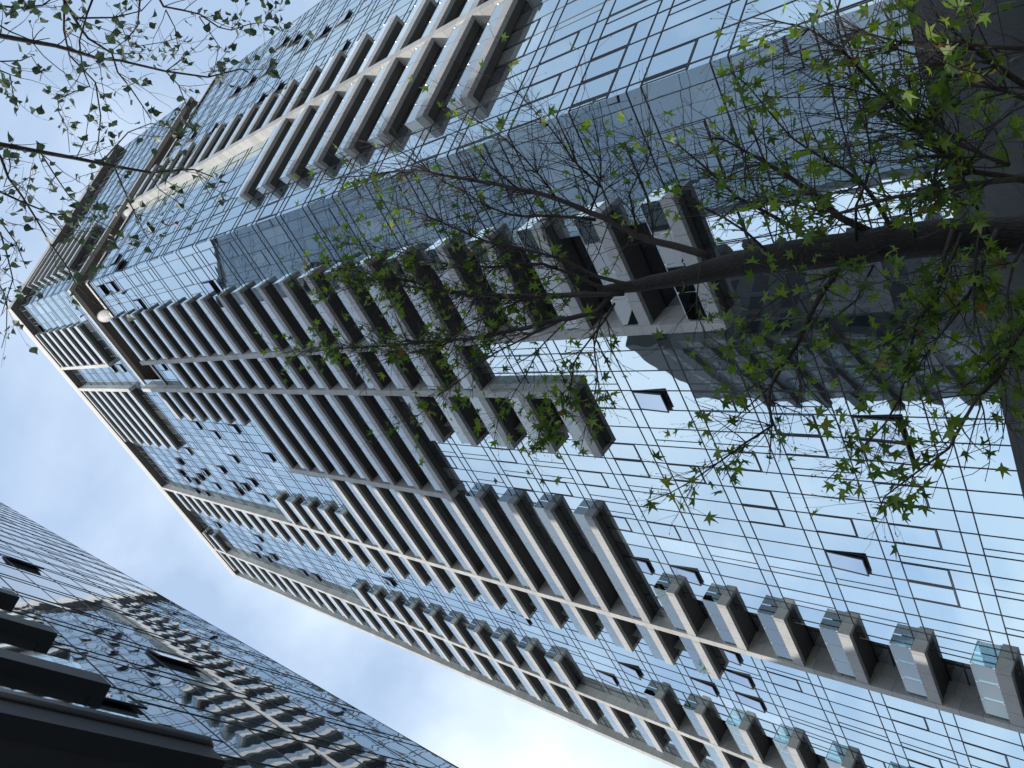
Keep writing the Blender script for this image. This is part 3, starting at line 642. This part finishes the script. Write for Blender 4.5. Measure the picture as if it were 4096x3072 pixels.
def pic(p):          # where a point falls in the picture, to find the balconies that show largest
    c = m.inverted() @ p
    if c.z > -.1: return None
    return (c.x / -c.z * 3100 + 2048, 1536 - c.y / -c.z * 3100)
def shown(f, s0, s1, k):
    P = [pic(face_world(f, s, DO, zf(k + t))) for s in (s0, s1) for t in (.8, 1.25)]
    P.append(pic(face_world(f, s0, 0, zf(k + .8))))
    if any(p is None for p in P): return 0
    xs = [min(4096, max(0, p[0])) for p in P]; yv = [min(3072, max(0, p[1])) for p in P]
    area = (max(xs) - min(xs)) * (max(yv) - min(yv))
    return area
BAL.sort(key=lambda t: -shown(*t[:4]))
meshes = {}
rest = MB()
for n, (f, s0, s1, k, a, b) in enumerate(BAL):
    if n < 100:
        key = (f, round(s1 - s0, 2), a, b)
        if key not in meshes:
            q1, q2 = MB(), MB()
            balcony_slab(q1, f, s1 - s0, a, b); balcony_rail(q2, f, s1 - s0, a, b)
            meshes[key] = (q1.mesh('balcony'), q2.mesh('glass_railing'))
        p = Matrix.Rotation(HD[f], 3, 'Z') @ Vector((SX[f] * s0, 0, 0))
        o = link('balcony', meshes[key][0], tower, (p.x, p.y, -GROUND + zf(k)), HD[f])
        link('glass_railing', meshes[key][1], o)
        if f == 'L' and (s0, k) in LOG:
            lk = ('log', s0, s1, LOG[(s0, k)])
            if lk not in meshes:
                q = MB(); loggia(q, s0, k); meshes[lk] = q.mesh('loggia')
            link('loggia', meshes[lk], o)
    else:
        tmp = MB()
        balcony_slab(tmp, f, s1 - s0, a, b, s0, zf(k)); balcony_rail(tmp, f, s1 - s0, a, b, s0, zf(k))
        if f == 'L' and (s0, k) in LOG: loggia(tmp, s0, k, 1, zf(k))
        R3 = Matrix.Rotation(HD[f], 3, 'Z'); base = len(rest.v); fb0 = len(rest.f)
        for kx, dx in tmp.att.items(): rest.att.setdefault(kx, {}).update({fb0 + i: v for i, v in dx.items()})
        rest.v += [tuple(R3 @ Vector(v)) for v in tmp.v]
        rest.f += [tuple(base + i for i in q) for q in tmp.f]
        rest.mi += [rest.mat(tmp.mats[i]) for i in tmp.mi]
o = rest.build('balcony', tower, (0, 0, -GROUND)); o['kind'] = 'stuff'

# piers, fins and cornices
def pier(f, s0, s1, z0, z1, d=.672):
    b = MB(); b.box(SX[f] * s0, SX[f] * s1, .006, d, z0, z1, M_PIER); return face_obj(b, 'pier', f)
pier('L', 8.4, 8.8, zf(4.78), 79.0); pier('L', 8.4, 8.8, zf(28.76), TOP)
pier('L', 11.65, 12.05, zf(7.78), 84.9); pier('L', 11.68, 12.1, zf(28.7), TOP)
pier('L', 20.2, 20.65, zf(12.78), zf(20.05)); pier('L', 28.55, 28.95, GLZ0, TOP)
pier('L', 40.2, 40.6, GLZ0, TOP); pier('L', 45.6, 46.1, GLZ0, TOP)
o = pier('R', 8.4, 8.85, 24.3, 79.05); o.name = 'stone_fin'

def corner_poly(o_out, o_in, sL, sR, z0, z1, m_, mb, mbot=None):
    """a band that runs round the corner on both faces, mitred"""
    k = 1 / math.tan(rad(57.35))
    def w2(f, s, o): p = face_world(f, s, o, 0); return (p.x - C0.x, p.y - C0.y)
    mb.prism([w2('L', sL, o_out), w2('L', -o_out * k, o_out), w2('L', -o_in * k, o_in), w2('L', sL, o_in)], z0, z1, m_, mbot=mbot)
    mb.prism([w2('R', sR, o_out), w2('R', sR, o_in), w2('R', -o_in * k, o_in), w2('R', -o_out * k, o_out)], z0, z1, m_, mbot=mbot)
b = MB(); corner_poly(.68, -.4, 46.2, 24.9, TOP + .004, 112.0, M_PIER, b, M_BROWN); b.build('roof_eave', tower, (0, 0, -GROUND))
b = MB(); corner_poly(.10, -.3, 11.62, 24.75, GAP1, GAP1 + .55, M_PIER, b, M_PIER); b.build('cornice', tower, (0, 0, -GROUND))
b = MB(); corner_poly(.10, -.3, 11.62, 24.75, GAP0 - .55, GAP0, M_PIER, b, M_PIER); b.build('parapet', tower, (0, 0, -GROUND))
b = MB(); corner_poly(-.304, -3.2, 11.62, 24.7, GAP1 + .06, GAP1 + .3, M_BROWN, b); b.build('soffit', tower, (0, 0, -GROUND))
b = MB(); corner_poly(-2.6, -3.0, 11.62, 24.7, GAP0 + .01, GAP1 + .05, M_TAN, b); b.build('recess_wall', tower, (0, 0, -GROUND))
for f, s_ in (('L', 3.7), ('R', 9.5)):
    p = face_world(f, s_, -.85, 0); b = MB()
    b.tube([(0, 0, GAP0), (0, 0, GAP1 + .06)], [.62, .62], M_PIER, 24)
    b.build('column', tower, (p.x - C0.x, p.y - C0.y, -GROUND), smooth=True)
# the body behind the glass, and the granite plinth
def w2(f, s, o): p = face_world(f, s, o, 0); return (p.x - C0.x, p.y - C0.y)
k = 1 / math.tan(rad(57.35))
b = MB()
def body(oin, sR):
    return [w2('L', 46.0, -oin), w2('L', oin * k, -oin), w2('R', sR, -oin), w2('R', sR, -22), w2('L', 46.0, -22)]
b.prism(body(.75, 24.6), 0.0, GAP0 - .02 - GROUND, M_DARK); b.prism(body(.75, 24.6), GAP1 + .32 - GROUND, 111.5 - GROUND, M_DARK)
b.prism(body(3.02, 22.0), GAP0 - GROUND, GAP1 + .3 - GROUND, M_DARK)
b.prism([w2('L', 11.7, -.75), w2('L', 46, -.75), w2('L', 46, -3.5), w2('L', 11.7, -3.5)], GAP0 - .01 - GROUND, GAP1 + .31 - GROUND, M_DARK)
b.build('building_core', tower)
b = MB(); corner_poly(.09, -.05, 46.1, 24.7, GROUND, GLZ0, M_BASE, b); bo = b.build('plinth', tower, (0, 0, -GROUND))
from mathutils import noise as mnoise
# ------------------------------------------------------------------ the neighbouring glass tower, close on the left
HB = rad(118.5); tB = Vector((math.cos(HB), math.sin(HB))); nB = Vector((math.sin(HB), -math.cos(HB)))
DB, TE, HBT = 2.8, 16.05, 97.0
# local frame: +X along the wall away from the viewer, +Y out of the wall is -nB side => use X = -t so that Y = nB
RB = HB + math.pi
oB = -nB * DB
nb = empty('neighbour_tower', (oB.x, oB.y, GROUND), 'dark tinted glass tower mirroring the balconies, with charcoal balcony slabs at bottom left', 'glass tower')
ZB0, FB = 12.1, 3.0
gl, mu = MB(), MB()
rb = random.Random(21)
edges = [TE - i * 1.22 for i in range(14)][::-1]; edges[0] = 0.2
for i in range(len(edges) - 1):
    for j in range(-4, 29):
        zt = ZB0 + FB * j; zs = zt - .58
        for z0, z1 in ((zt - FB, zs), (zs, zt)):
            z0, z1 = max(z0, GROUND), min(z1, HBT)
            if z1 - z0 < .1: continue
            t = [rb.uniform(-.0022, .0022) for _ in range(2)]
            gl.poly([(-edges[i], t[0], z0), (-edges[i + 1], -t[0], z0), (-edges[i + 1], t[1] - t[0], z1), (-edges[i], t[0] + t[1], z1)], M_GLASSB, pane=rb.random(), curtain=rb.random())
        if rb.random() < .16 and zt < HBT:
            mu.box(-edges[i], -edges[i + 1], -.01, .010, zt - FB + .85, zt - FB + .90, M_FRAME)
for e in edges: mu.box(-e - .013, -e + .013, -.03, .008, GROUND, HBT, M_FRAME)
for j in range(-4, 29):
    for d in (0, -.58):
        z = ZB0 + FB * j + d
        if GROUND < z < HBT: mu.box(-TE, 0, -.03, .012, z - .019, z + .019, M_FRAME)
gl.build('glass_wall', nb, (0, 0, -GROUND), RB); mu.build('mullion_grid', nb, (0, 0, -GROUND), RB)
b = MB(); b.box(-TE + .01, -.2, -20, -.06, 0, HBT - .01 - GROUND, M_CHAR); b.box(-TE - .02, 0, -20.02, .05, HBT - GROUND, HBT + .7 - GROUND, M_CHAR)
b.build('building_core', nb, (0, 0, 0), RB)
def slab(t1, zb, zt, d, nm='balcony', t0=0.0):
    b = MB(); w = .2
    b.box(-t0, -t1, d - w, d, zb, zt, M_CHAR); b.box(-t1, -t1 + w, .05, d - w, zb, zt, M_CHAR)
    b.box(-t0, -t1 + w, .05, d - w, zb + .035, zb + .2, M_CHAR2)
    o = b.build(nm, nb, (0, 0, -GROUND), RB)
    r = MB(); r.box(-t0, -t1 + .05, d - .09, d - .078, zt + .02, zt + .85, M_RAIL); r.box(-t1 + .04, -t1 + .052, .06, d - .1, zt + .02, zt + .85, M_RAIL)
    ro = r.build('glass_railing', o); return o
for j in range(0, 4): slab(4.72, ZB0 - .55 + FB * j, ZB0 + FB * j, .68)
can = slab(5.02, 8.45, 8.98, .8, 'canopy')
p_ = MB(); p_.tube([(-.0, .83, 8.98), (-5.02, .83, 8.98), (-5.05, .80, 8.98), (-5.05, .1, 8.98)], [.055] * 4, M_GUTTER, 10); p_.build('gutter_pipe', can, smooth=True)
for (t, j, hh) in ((5.6, 1, .9), (8.9, 3, .9), (8.0, 7, .9)):
    i = min(range(len(edges) - 1), key=lambda q: abs((edges[q] + edges[q + 1]) / 2 - t))
    s0, s1 = edges[i] + .03, edges[i + 1] - .03; w = s1 - s0
    b = MB(); z1 = ZB0 + FB * j - .65; ang = rad(3.5)
    b.box(-s0, -s1, .006, .010, z1 - hh, z1, M_DARK)  # dark sheet on the glass in place of the shaded opening
    for dd, mm, kw in ((.05, M_GLASSB, dict(pane=.3, curtain=.1)), (.03, M_FRAME, {})):
        q = [(-s0, dd + hh * math.sin(ang), z1 - hh * math.cos(ang)), (-s1, dd + hh * math.sin(ang), z1 - hh * math.cos(ang)), (-s1, dd, z1), (-s0, dd, z1)]
        b.poly(q, mm, **kw)
    for s in (s0, s1): b.tube([(-s, .05, z1), (-s, .05 + hh * math.sin(ang), z1 - hh * math.cos(ang))], [.025, .025], M_FRAME, 4)
    b.tube([(-s0, .05 + hh * math.sin(ang), z1 - hh * math.cos(ang)), (-s1, .05 + hh * math.sin(ang), z1 - hh * math.cos(ang))], [.025, .025], M_FRAME, 4)
    b.build('open_window', nb, (0, 0, -GROUND), RB)

# ------------------------------------------------------------------ grey block across the lane, seen only as a reflection
gb = empty('grey_block', (-31.5, 13.5, GROUND), 'grey rendered block with dark window bands mirrored low in the tower glass', 'apartment block')
A0 = math.atan2(1.7, -13.1)
HG = 49.0
b = MB(); b.box(0, 13.2, 0, 9.0, 0, HG - GROUND, M_WALLG); b.build('wall', gb, (0, 0, 0), A0)
b = MB()
for j in range(15):
    z = 2.2 + j * 3.1
    for i in range(6): b.box(.5 + i * 2.12, 2.2 + i * 2.12, -.03, -.005, z, z + 1.5, M_WALLD); b.box(.5 + i * 2.12, 2.2 + i * 2.12, 9.005, 9.03, z, z + 1.5, M_WALLD)
    for i in range(4): b.box(-.03, -.005, .5 + i * 2.1, 2.1 + i * 2.1, z, z + 1.5, M_WALLD)
b.build('window_band', gb, (0, 0, 0), A0)
b = MB()
for j in range(15):
    z = 1.2 + j * 3.1
    b.box(-.6, 13.8, -.6, -.04, z, z + .9, M_WALLG); b.box(-.6, 13.8, 9.04, 9.6, z, z + .9, M_WALLG)
b.build('balcony_band', gb, (0, 0, 0), A0)

# ------------------------------------------------------------------ trees
def smooth_path(P, rnd, jit=0.0, step=.18):
    P = [Vector(p) for p in P]; out_ = []
    for i in range(len(P) - 1):
        p0, p1, p2, p3 = P[max(i - 1, 0)], P[i], P[i + 1], P[min(i + 2, len(P) - 1)]
        n = max(1, int((p2 - p1).length / step))
        for a in range(n):
            t = a / n
            q = 0.5 * ((2 * p1) + (p2 - p0) * t + (2 * p0 - 5 * p1 + 4 * p2 - p3) * t * t + (3 * p1 - p0 - 3 * p2 + p3) * t ** 3)
            if out_: q = q + Vector((rnd.gauss(0, jit), rnd.gauss(0, jit), rnd.gauss(0, jit)))
            out_.append(q)
    out_.append(P[-1]); return out_
def star_leaf(mb, pos, size, d, nrm, m_, tone, rnd):
    """five pointed palmate blade, folded a little along the mid rib"""
    d = d.normalized(); nrm = (nrm - d * nrm.dot(d)).normalized(); sd = d.cross(nrm)
    tips = [(0, 1.0), (48, .92), (105, .72), (180 - 38, .22), (180, .10), (-(180 - 38), .22), (-105, .72), (-48, .92)]
    tips.sort(key=lambda q: q[0])
    ring = []
    A = [(-142, .24), (-105, .74), (-76, .36), (-50, .95), (-24, .42), (0, 1.05), (24, .42), (50, .95), (76, .36), (105, .74), (142, .24), (180, .12)]
    fold = rnd.uniform(.1, .5); curl = rnd.uniform(-.25, .35)
    c = pos + d * size * .32
    for an, r in A:
        r *= rnd.uniform(.9, 1.08)
        x, y = math.sin(rad(an)) * r, math.cos(rad(an)) * r
        ring.append(c + (sd * x + d * y + nrm * (abs(x) * fold - y * y * curl * .5)) * size * .62)
    b = len(mb.v); mb.v.append(tuple(c)); mb.v += [tuple(q) for q in ring]
    i = mb.mat(m_); n = len(ring)
    for k in range(n):
        mb.f.append((b, b + 1 + k, b + 1 + (k + 1) % n)); mb.mi.append(i)
        mb.att.setdefault('tone', {})[len(mb.f) - 1] = tone
def rhomb_leaf(mb, pos, size, d, nrm, m_, tone, rnd):
    d = d.normalized(); nrm = (nrm - d * nrm.dot(d)).normalized(); sd = d.cross(nrm)
    prof = [(0.0, 0.0), (.16, .30), (.36, .44), (.56, .34), (.8, .12), (1.12, 0.0)]
    fold = rnd.uniform(.05, .7); curl = rnd.uniform(-.4, .5)
    i = mb.mat(m_); rows = []
    for y, x in prof:
        c = pos + (d * y - nrm * curl * y * y * .6) * size
        rows.append((c - sd * x * size + nrm * x * fold * size, c, c + sd * x * size + nrm * x * fold * size))
    for a, b_ in zip(rows, rows[1:]):
        for q in ((a[0], a[1], b_[1], b_[0]), (a[1], a[2], b_[2], b_[1])):
            k = len(mb.v); mb.v += [tuple(p) for p in q]; mb.f.append((k, k + 1, k + 2, k + 3)); mb.mi.append(i)
            mb.att.setdefault('tone', {})[len(mb.f) - 1] = tone
def rvec(rnd):
    while True:
        v = Vector((rnd.uniform(-1, 1), rnd.uniform(-1, 1), rnd.uniform(-1, 1)))
        if .05 < v.length < 1: return v.normalized()

def grow(limbs, tw, lf, rnd, kind):
    star = kind == 'star'
    for pts, r0, r1, leafy in limbs:
        P = smooth_path(pts, rnd, .006 if star else .008, .16)
        n = len(P)
        R = [r0 + (r1 - r0) * (i / (n - 1)) ** .75 for i in range(n)]
        (tw.tube)(P, R, M_TWIG if star else M_PBARK, 6)
        L = sum((P[i + 1] - P[i]).length for i in range(n - 1))
        # side twigs, denser towards the tip
        cnt = int(L * ((30 if leafy < 1.3 else 20) if star else 13))
        side = rnd.choice((-1, 1))
        for c in range(cnt):
            u = .12 + .88 * ((c + rnd.random()) / cnt) ** .8
            i = min(n - 2, int(u * (n - 1)))
            t = (P[i + 1] - P[i]).normalized()
            d = (t * rnd.uniform(.35, .9) + rvec(rnd) * .8).normalized()
            if star: d = (d + Vector((0, 0, .28 if leafy < 1.5 else -.02))).normalized()
            else: d = (d + Vector((0, 0, -.35))).normalized()
            ln = rnd.uniform(.16, .95 if leafy < 1.3 else .7)  * (1.0 if star else .55) * (1.1 - .4 * u)
            rr = min(R[i] * .55, .0062 if star else .0032)
            q = [P[i]]; dd = d.copy()
            steps = 5
            for s_ in range(steps):
                dd = (dd + rvec(rnd) * .22 + (Vector((0, 0, .07)) if star else Vector((0, 0, -.1)))).normalized()
                q.append(q[-1] + dd * ln / steps)
            tw.tube(q, [rr * (1 - .62 * a / steps) for a in range(steps + 1)], M_TWIG if star else M_PBARK, 4, False)
            subs = [q]
            for s_ in range(rnd.choice((1, 2, 3)) if star else rnd.choice((0, 1, 1, 2))):
                a = rnd.randint(1, steps - 1); e = (dd + rvec(rnd) * .9).normalized(); l2 = ln * rnd.uniform(.22, .5)
                q2 = [q[a], q[a] + e * l2 * .5, q[a] + (e + rvec(rnd) * .25).normalized() * l2]
                tw.tube(q2, [rr * .5, rr * .42, rr * .25], M_TWIG if star else M_PBARK, 3, False); subs.append(q2)
            if star:
                for q2 in subs:                                   # a bud on each bare tip
                    e = (q2[-1] - q2[-2]).normalized()
                    tw.tube([q2[-1], q2[-1] + e * .008, q2[-1] + e * .018], [.0016, .0034, .0008], M_TWIG, 4, False)
            k = leafy * (1.5 if star else 3.4)
            if star:                                              # leaves come in clusters with bare stretches between
                nz_ = mnoise.noise(P[i] * 2.2)
                k *= 1.7 if nz_ > .02 else .3
            nl = int(k) + (1 if rnd.random() < k - int(k) else 0)
            if nl and rnd.random() < .8:
                for _ in range(nl):
                    q2 = rnd.choice(subs); j = rnd.randint(1, len(q2) - 1); base = q2[j]
                    pd = (rvec(rnd) * .9 + Vector((0, 0, -.35)) + dd * .4).normalized()
                    pl = rnd.uniform(.03, .07) if star else rnd.uniform(.02, .045)
                    tip = base + pd * pl
                    tw.tube([base, tip], [.0011, .0009], M_TWIG if star else M_PBARK, 3, False)
                    dirn = (pd + Vector((0, 0, -.5)) + rvec(rnd) * .5).normalized()
                    tone = min(.86, rnd.random() ** 1.0 * .86) if rnd.random() < .975 else rnd.uniform(.86, 1)
                    if star: star_leaf(lf, tip, rnd.uniform(.085, .145), dirn, (rvec(rnd) + Vector((0, -.2, .5))).normalized(), M_LEAF, tone, rnd)
                    else: rhomb_leaf(lf, tip, rnd.uniform(.036, .068), dirn, (rvec(rnd) + Vector((0, 0, .2))).normalized(), M_PLEAF, tone, rnd)

t1 = empty('sweetgum_tree', SWEETGUM_STEM[0][0][0], 'sweetgum tree with dark furrowed trunk, bare upper twigs and star shaped green leaves', 'tree')
base1 = Vector(t1.location)
rnd = random.Random(4)
tk = MB(); P = smooth_path(SWEETGUM_STEM[0][0], rnd, .004, .12); n = len(P)
def trad(i):
    h = P[i].z
    return (.150 - .004 * max(0, h + 1.6)) * (1 + .35 * math.exp(-(h + 1.6) * 2.2)) * (1 if h < 3.2 else max(.45, 1 - (h - 3.2) * .33)) + rnd.uniform(-.003, .003)
tk.tube(P, [trad(i) for i in range(n)], M_BARK, 18)
tk.v = [tuple(Vector(v) - base1) for v in tk.v]
tk.build('trunk', t1, smooth=True)
tw, lf = MB(), MB()
grow(SWEETGUM_LIMBS, tw, lf, rnd, 'star')
for mb, nm, sm in ((tw, 'branches', True), (lf, 'foliage', False)):
    mb.v = [tuple(Vector(v) - base1) for v in mb.v]; mb.build(nm, t1, smooth=sm)

b2 = Vector((3.3, -.7, GROUND))
t2 = empty('poplar_tree', b2, 'overhanging tree with thin drooping twigs and small dark rhombic leaves against the sky', 'tree')
rnd = random.Random(8)
tk = MB(); tp = Vector((3.0, -.45, 4.3))
tk.tube(smooth_path([b2, (3.3, -.7, .5), (3.2, -.6, 2.4), tp], rnd, .01, .25), [.16 - .006 * i for i in range(len(smooth_path([b2, (3.3, -.7, .5), (3.2, -.6, 2.4), tp], random.Random(1), 0, .25)))], M_PBARK, 12)
for pts, r0, r1, leafy in POPLAR_LIMBS:
    p0 = Vector(pts[0])
    c = pic(p0)
    if c and (c[0] < -20 or c[1] < -20):
        tk.tube(smooth_path([tp, tp.lerp(p0, .4) + Vector((0, 0, .5)), p0], rnd, .01, .2), [.03 + (r0 * .98 - .03) * min(1, i / 12) for i in range(len(smooth_path([tp, tp.lerp(p0, .4) + Vector((0, 0, .5)), p0], random.Random(1), 0, .2)))], M_PBARK, 6)
tk.v = [tuple(Vector(v) - b2) for v in tk.v]; tk.build('trunk', t2, smooth=True)
tw, lf = MB(), MB()
grow(POPLAR_LIMBS, tw, lf, rnd, 'rhomb')
for mb, nm, sm in ((tw, 'branches', True), (lf, 'foliage', False)):
    mb.v = [tuple(Vector(v) - b2) for v in mb.v]; mb.build(nm, t2, smooth=sm)

# ------------------------------------------------------------------ plants that stand on balconies
def plant(f, s, k, label, h, n, spiky):
    p = face_world(f, s, .42, zf(k + .93)); t = empty('potted_plant', p, label, 'plant', 'plants on the balconies')
    b = MB(); b.tube([(0, 0, 0), (0, 0, .03), (0, 0, .26)], [.09, .11, .13], M_CHAR, 12); b.build('pot', t)
    l = MB(); r_ = random.Random(k * 7 + int(s))
    for _ in range(n):
        d = (rvec(r_) * .9 + Vector((0, 0, .7))).normalized(); q = Vector((0, 0, .28)); st = []
        for a in range(5): st.append(q.copy()); q = q + d * h / 5; d = (d + Vector((0, 0, -.16)) + rvec(r_) * .15).normalized()
        for a in range(4):
            sd = (st[a + 1] - st[a]).cross(Vector((0, 0, 1))).normalized() * (.014 if spiky else .035) * (1 - a / 5)
            l.poly([st[a] - sd, st[a] + sd, st[a + 1] + sd * .75, st[a + 1] - sd * .75], M_LEAF, tone=r_.uniform(.1, .6))
    l.build('foliage', t)
plant('L', 25.6, 7, 'bushy green plant behind the glass rail below the widest balcony rows', 1.0, 46, True)
plant('L', 31.6, 7, 'trailing green plant at the end of the lowest short balcony', .8, 30, False)
plant('L', 37.4, 6, 'spiky plant on a balcony near the bottom edge beside the far pier', .9, 36, True)
plant('L', 41.3, 17, 'small pale plant half way up the farthest stack of balconies', .7, 26, True)
